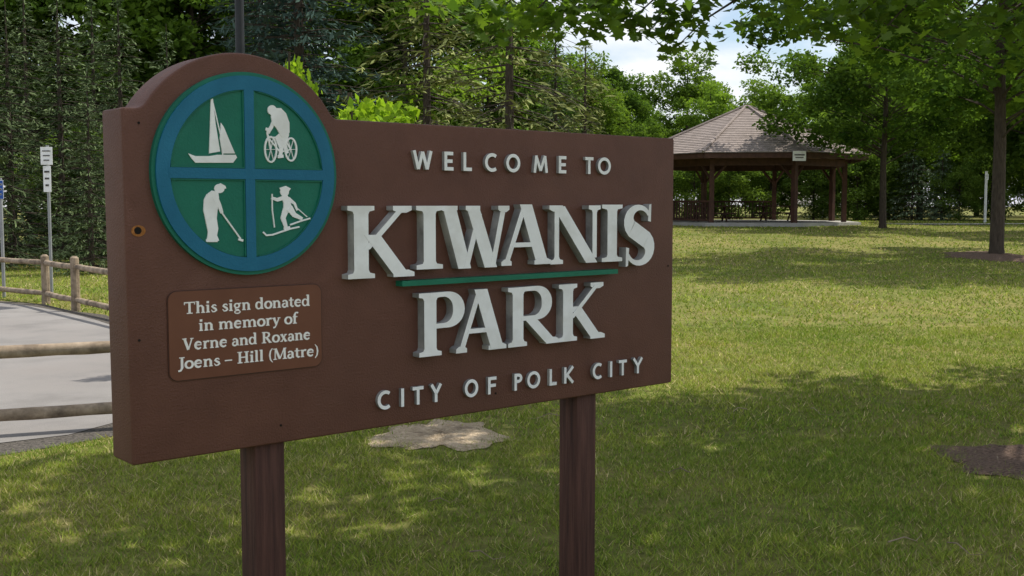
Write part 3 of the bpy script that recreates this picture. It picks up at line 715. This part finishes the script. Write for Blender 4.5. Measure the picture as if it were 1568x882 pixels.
# ---- small sans capitals
def sans(r,ch,x0,x1,y0,y1,p0,p1,k=.185):
    w=x1-x0;h=y1-y0;T=h*k; L=x0+T/2;Rt=x1-T/2;B=y0+T/2;Tp=y1-T/2;m=(y0+y1)/2; S=lambda p:r.stroke(p,T,p0,p1)
    if ch=='I': S([((x0+x1)/2,y0),((x0+x1)/2,y1)])
    if ch in'EFL':
        S([(L,y0),(L,y1)])
        if ch in'EL': S([(L,B),(x1,B)])
        if ch in'EF': S([(L,Tp),(x1,Tp)]); S([(L,m),(x1-w*.08,m)])
    if ch=='T': S([((x0+x1)/2,y0),((x0+x1)/2,y1)]); S([(x0,Tp),(x1,Tp)])
    if ch=='O': r.stroke(arc((x0+x1)/2,m,w/2-T/2,h/2-T/2+.001,0,360,28)[:-1],T,p0,p1,closed=True)
    if ch=='C': S(arc((x0+x1)/2+w*.05,m,w/2-T/2+w*.03,h/2-T/2+.001,52,308,22))
    if ch=='W':
        S([(L,y1),(x0+w*.28,y0+T*.2)]); S([(x0+w*.28,y0+T*.2),((x0+x1)/2,y1-T*.3)]); S([((x0+x1)/2,y1-T*.3),(x1-w*.28,y0+T*.2)]); S([(x1-w*.28,y0+T*.2),(Rt,y1)])
    if ch=='M':
        S([(L,y0),(x0+w*.2,y1-T*.2)]); S([(x0+w*.2,y1-T*.2),((x0+x1)/2,y0+h*.12)]); S([((x0+x1)/2,y0+h*.12),(x1-w*.2,y1-T*.2)]); S([(x1-w*.2,y1-T*.2),(Rt,y0)])
    if ch=='Y': S([(L,y1),((x0+x1)/2,m)]); S([(Rt,y1),((x0+x1)/2,m)]); S([((x0+x1)/2,y0),((x0+x1)/2,m+T*.2)])
    if ch=='K': S([(L,y0),(L,y1)]); S([(L,y0+h*.38),(Rt,y1)]); S([(L+w*.2,m),(Rt,y0)])
    if ch=='P':
        S([(L,y0),(L,y1)]); S([(L,Tp)]+arc(x1-w*.5,y1-h*.28,w*.5-T/2,h*.28-T/2,90,-90,10)+[(L,y1-h*.56+T/2)])
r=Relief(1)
for ch,a,b in[('W',1.030,1.116),('E',1.169,1.210),('L',1.257,1.296),('C',1.357,1.424),('O',1.462,1.532),('M',1.600,1.676),('E',1.734,1.774),('T',1.880,1.926),('O',1.952,2.026)]:
    sans(r,ch,a,b,.911,.979,.0,.014)
r.done('welcome_to_lettering',[M_WHITE,M_GREYSIDE],25)
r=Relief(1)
for ch,a,b in[('C',.871,.934),('I',.970,.987),('T',1.022,1.070),('Y',1.100,1.154),('O',1.260,1.324),('F',1.372,1.413),('P',1.503,1.543),('O',1.570,1.638),('L',1.688,1.726),('K',1.767,1.822),('C',1.926,1.988),('I',2.028,2.045),('T',2.082,2.130),('Y',2.166,2.230)]:
    sans(r,ch,a,b,.067,.133,.0,.014)
r.done('city_of_polk_city_lettering',[M_WHITE,M_GREYSIDE],25)

# ---- memorial plaque
def rrect(x0,y0,x1,y1,q,ins=True):
    P=[]
    for cx_,cy_,a in((x1-q,y1-q,0),(x0+q,y1-q,90),(x0+q,y0+q,180),(x1-q,y0+q,270)): P+=arc(cx_,cy_,q,q,a,a+90,6)
    return P
r=Relief(); r.prism(rrect(.118,.243,.658,.524,.03),-.001,.004,1,False); r.prism(rrect(.121,.246,.655,.521,.028),.003,.0060,0,False); r.done('memorial_plaque',[M_PLAQUE,M_PLEDGE])
TT,tt=.18,.09; XH=.66
def ser(x,y,h=.13): return ([(x-h,y),(x+h,y)],.07)
def G(ch):
    c=[];X=XH
    if ch=='T': c=[([(.4,0),(.4,.98)],TT),([(.03,.95),(.77,.95)],tt),([(.05,.98),(.05,.76)],.06),([(.75,.98),(.75,.76)],.06),ser(.4,.035,.2)];w=.8
    elif ch in'hnrm':
        h=1.02 if ch=='h' else X
        c=[([(.17,0),(.17,h)],TT),ser(.17,.035),([(.03,h-.04),(.17,h-.02)],.07)]
        if ch=='r': c+=[([(.2,X*.62),(.3,X*.93),(.4,X*.95),(.46,X*.88)],[.06,.1,.14,.15])];w=.5
        else:
            c+=[([(.2,X*.72),(.32,X*.94),(.44,X*.93),(.53,X*.72),(.54,0)],[.06,.09,.13,TT,TT]),ser(.54,.035)];w=.71
            if ch=='m': c+=[([(.57,X*.72),(.69,X*.94),(.81,X*.93),(.9,X*.72),(.91,0)],[.06,.09,.13,TT,TT]),ser(.91,.035)];w=1.08
    elif ch in'il':
        h=X if ch=='i' else 1.02
        c=[([(.17,0),(.17,h)],TT),ser(.17,.035),([(.03,h-.04),(.17,h-.02)],.07)];w=.35
        if ch=='i': c+=[([(.09,.89),(.26,.89)],.17)]
    elif ch=='s': c=[([(.42,X*.78),(.34,X*.94),(.2,X*.92),(.13,X*.74),(.24,X*.56),(.37,X*.42),(.42,X*.24),(.32,.05),(.17,.03),(.07,.2)],[.07,.08,.1,.13,.16,.16,.13,.1,.08,.07])];w=.5
    elif ch=='o': c=[('loop',arc(.31,X/2,.235,X/2-.03,0,360,20)[:-1],[.10+.085*abs(math.cos(2*math.pi*i/20)) for i in range(20)])];w=.62
    elif ch=='e': c=[(arc(.31,X/2,.22,X/2-.04,25,320,18),[.10+.08*math.sin(math.pi*i/18) for i in range(19)]),([(.12,X*.55),(.53,X*.55)],.075)];w=.6
    elif ch=='a': c=[([(.1,X*.78),(.2,X*.95),(.34,X*.92),(.42,X*.72),(.42,.12),(.52,.03)],[.12,.1,.11,TT,TT,.08]),(arc(.24,X*.29,.15,X*.25,70,360,12),[.08+.06*math.sin(math.pi*i/12) for i in range(13)])];w=.56
    elif ch=='d': c=[([(.5,0),(.5,1.02)],TT),([(.36,.98),(.5,1.0)],.07),([(.5,.03),(.62,.035)],.07),('loop',arc(.27,X/2,.19,X/2-.03,0,360,18)[:-1],[.09+.075*max(0,-math.cos(2*math.pi*i/18)) for i in range(18)])];w=.68
    elif ch=='g': c=[('loop',arc(.27,X*.66,.17,X*.28,0,360,16)[:-1],[.085+.06*abs(math.cos(2*math.pi*i/16)) for i in range(16)]),([(.4,X*.9),(.56,X*.95)],.09),([(.2,X*.4),(.14,.16),(.24,.09),(.42,.06)],[.07,.09,.11,.11]),('loop',arc(.29,-.12,.2,.13,0,360,16)[:-1],.085)];w=.6
    elif ch=='t': c=[([(.2,.86),(.2,.14),(.3,.03),(.42,.08)],[TT*.8,TT,.12,.07]),([(.03,X-.04),(.4,X-.04)],.085)];w=.44
    elif ch=='f': c=[([(.17,0),(.17,.8),(.25,.98),(.38,1.0),(.44,.93)],[TT,TT,.12,.1,.13]),([(.02,X-.04),(.38,X-.04)],.08),ser(.18,.035,.15)];w=.42
    elif ch=='y': c=[([(.12,X),(.33,.04)],TT),([(.52,X),(.3,-.02),(.2,-.2),(.08,-.22)],[.08,.08,.1,.13]),ser(.13,X-.035,.12),ser(.51,X-.035,.1)];w=.62
    elif ch=='V': c=[([(.16,1),(.43,.02)],TT*1.1),([(.7,1),(.44,.04)],.09),ser(.16,.965,.15),ser(.7,.965,.12)];w=.84
    elif ch=='R': c=[([(.2,0),(.2,1)],TT),([(.2,.95),(.42,.95),(.57,.86),(.6,.74),(.55,.6),(.42,.51),(.2,.5)],[.08,.09,.14,.17,.14,.09,.08]),([(.38,.5),(.66,.03)],TT),ser(.2,.035,.17),([(.05,.965),(.25,.965)],.07),([(.6,.035),(.8,.035)],.07)];w=.82
    elif ch=='x': c=[([(.12,X),(.46,0)],TT),([(.46,X),(.12,0)],.085),ser(.13,X-.035,.11),ser(.46,X-.035,.1),ser(.12,.035,.1),ser(.47,.035,.11)];w=.6
    elif ch=='J': c=[([(.27,1),(.27,.1),(.18,-.12),(.02,-.16)],[TT,TT,.12,.12]),ser(.27,.965,.17)];w=.44
    elif ch=='H': c=[([(.2,0),(.2,1)],TT),([(.68,0),(.68,1)],TT),([(.2,.51),(.68,.51)],.085),ser(.2,.035,.17),ser(.2,.965,.17),ser(.68,.035,.17),ser(.68,.965,.17)];w=.88
    elif ch=='M': c=[([(.16,0),(.18,1)],.09),([(.88,0),(.86,1)],TT),([(.2,1),(.5,.05)],TT),([(.84,1),(.52,.05)],.08),ser(.16,.035,.13),ser(.88,.035,.16),([(.03,.965),(.2,.965)],.07),([(.84,.965),(1.0,.965)],.07)];w=1.04
    elif ch=='(': c=[([(.32,1.05),(.17,.8),(.12,.42),(.17,.05),(.32,-.2)],[.05,.1,.13,.1,.05])];w=.36
    elif ch==')': c=[([(.05,1.05),(.2,.8),(.25,.42),(.2,.05),(.05,-.2)],[.05,.1,.13,.1,.05])];w=.36
    elif ch=='-': c=[([(.0,.36),(.5,.36)],.09)];w=.55
    else: w=.30
    return c,w
r=Relief()
for txt,xa,xb,yb in[('This sign donated',.170,.613,.4510),('in memory of',.217,.566,.3950),('Verne and Roxane',.162,.613,.3385),('Joens - Hill (Matre)',.147,.644,.2810)]:
    tot=sum(G(c)[1] for c in txt); sx=(xb-xa)/tot; sy=.0365; x=xa
    for c in txt:
        gl,w=G(c)
        for s_ in gl:
            cl=s_[0]=='loop'; pts,wd=(s_[1],s_[2]) if cl else s_
            pp=[(x+p[0]*sx,yb+p[1]*sy) for p in pts]; sc=(sx+sy)/2
            wd=[q*sc for q in wd] if hasattr(wd,'__len__') else wd*sc
            r.stroke(pp,wd,.005,.0068,closed=cl)
        x+=w*sx
r.done('plaque_text',[M_CREAM])
r=Relief(); r.prism(arc(.036,.709,.022,.017,0,360,20)[:-1],-.001,.0015,0,False); r.prism(arc(.034,.710,.011,.011,0,360,20)[:-1],-.001,.003,1,False)
for u,v in((.03,.38),(.045,1.03),(2.40,.52),(.5,.06),(1.42,.065)): r.prism(arc(u,v,.004,.004,0,360,8)[:-1],-.001,.002,1,False)
r.done('bolt_hole',[M_RUST,M_DARK])

# ------------------------------------------------------------------ light, sky, camera
SV=Vector((.86,.50,0)).normalized(); EL=R(58); SV=Vector((SV.x*math.cos(EL),SV.y*math.cos(EL),math.sin(EL)))
sl=bpy.data.lights.new('sun','SUN'); sl.energy=5.0; sl.angle=R(.53); sl.color=(1,.95,.86)
so=bpy.data.objects.new('sun',sl); so.rotation_euler=(-SV).to_track_quat('-Z','Y').to_euler(); so.location=(0,0,30); col.objects.link(so)
w=bpy.data.worlds.new('World'); scene.world=w; w.use_nodes=True; nt=w.node_tree; nt.nodes.clear()
o=nd(nt,'ShaderNodeOutputWorld'); bg=nd(nt,'ShaderNodeBackground',Strength=.15)
sky=nd(nt,'ShaderNodeTexSky'); sky.sky_type='NISHITA'; sky.sun_disc=False; sky.sun_elevation=EL; sky.sun_rotation=math.atan2(SV.x,SV.y); sky.dust_density=1.5
tc=nd(nt,'ShaderNodeTexCoord'); mp=nd(nt,'ShaderNodeMapping'); mp.inputs['Scale'].default_value=(1,1,2.2); lk(nt,tc.outputs['Generated'],mp.inputs[0])
n=nd(nt,'ShaderNodeTexNoise',Scale=6.,Detail=8.,Roughness=.55); lk(nt,mp.outputs[0],n.inputs['Vector'])
rp=nd(nt,'ShaderNodeValToRGB'); rp.color_ramp.elements[0].position=.38; rp.color_ramp.elements[1].position=.60; lk(nt,n.outputs[0],rp.inputs[0])
mx=nd(nt,'ShaderNodeMixRGB'); lk(nt,rp.outputs[0],mx.inputs[0]); lk(nt,sky.outputs[0],mx.inputs[1]); mx.inputs[2].default_value=(7.2,7.3,7.6,1)
lk(nt,mx.outputs[0],bg.inputs[0]); lk(nt,bg.outputs[0],o.inputs[0])
cam=bpy.data.cameras.new('camera'); co=bpy.data.objects.new('camera',cam); col.objects.link(co)
cam.sensor_width=36; cam.lens=36*1700/1568; cam.clip_end=1500; cam.clip_start=.05
co.location=(0,0,EYE); co.rotation_euler=(R(90)-math.atan(128/1700),0,0); scene.camera=co
scene.view_settings.view_transform='Standard'; scene.view_settings.look='None'; scene.view_settings.exposure=0
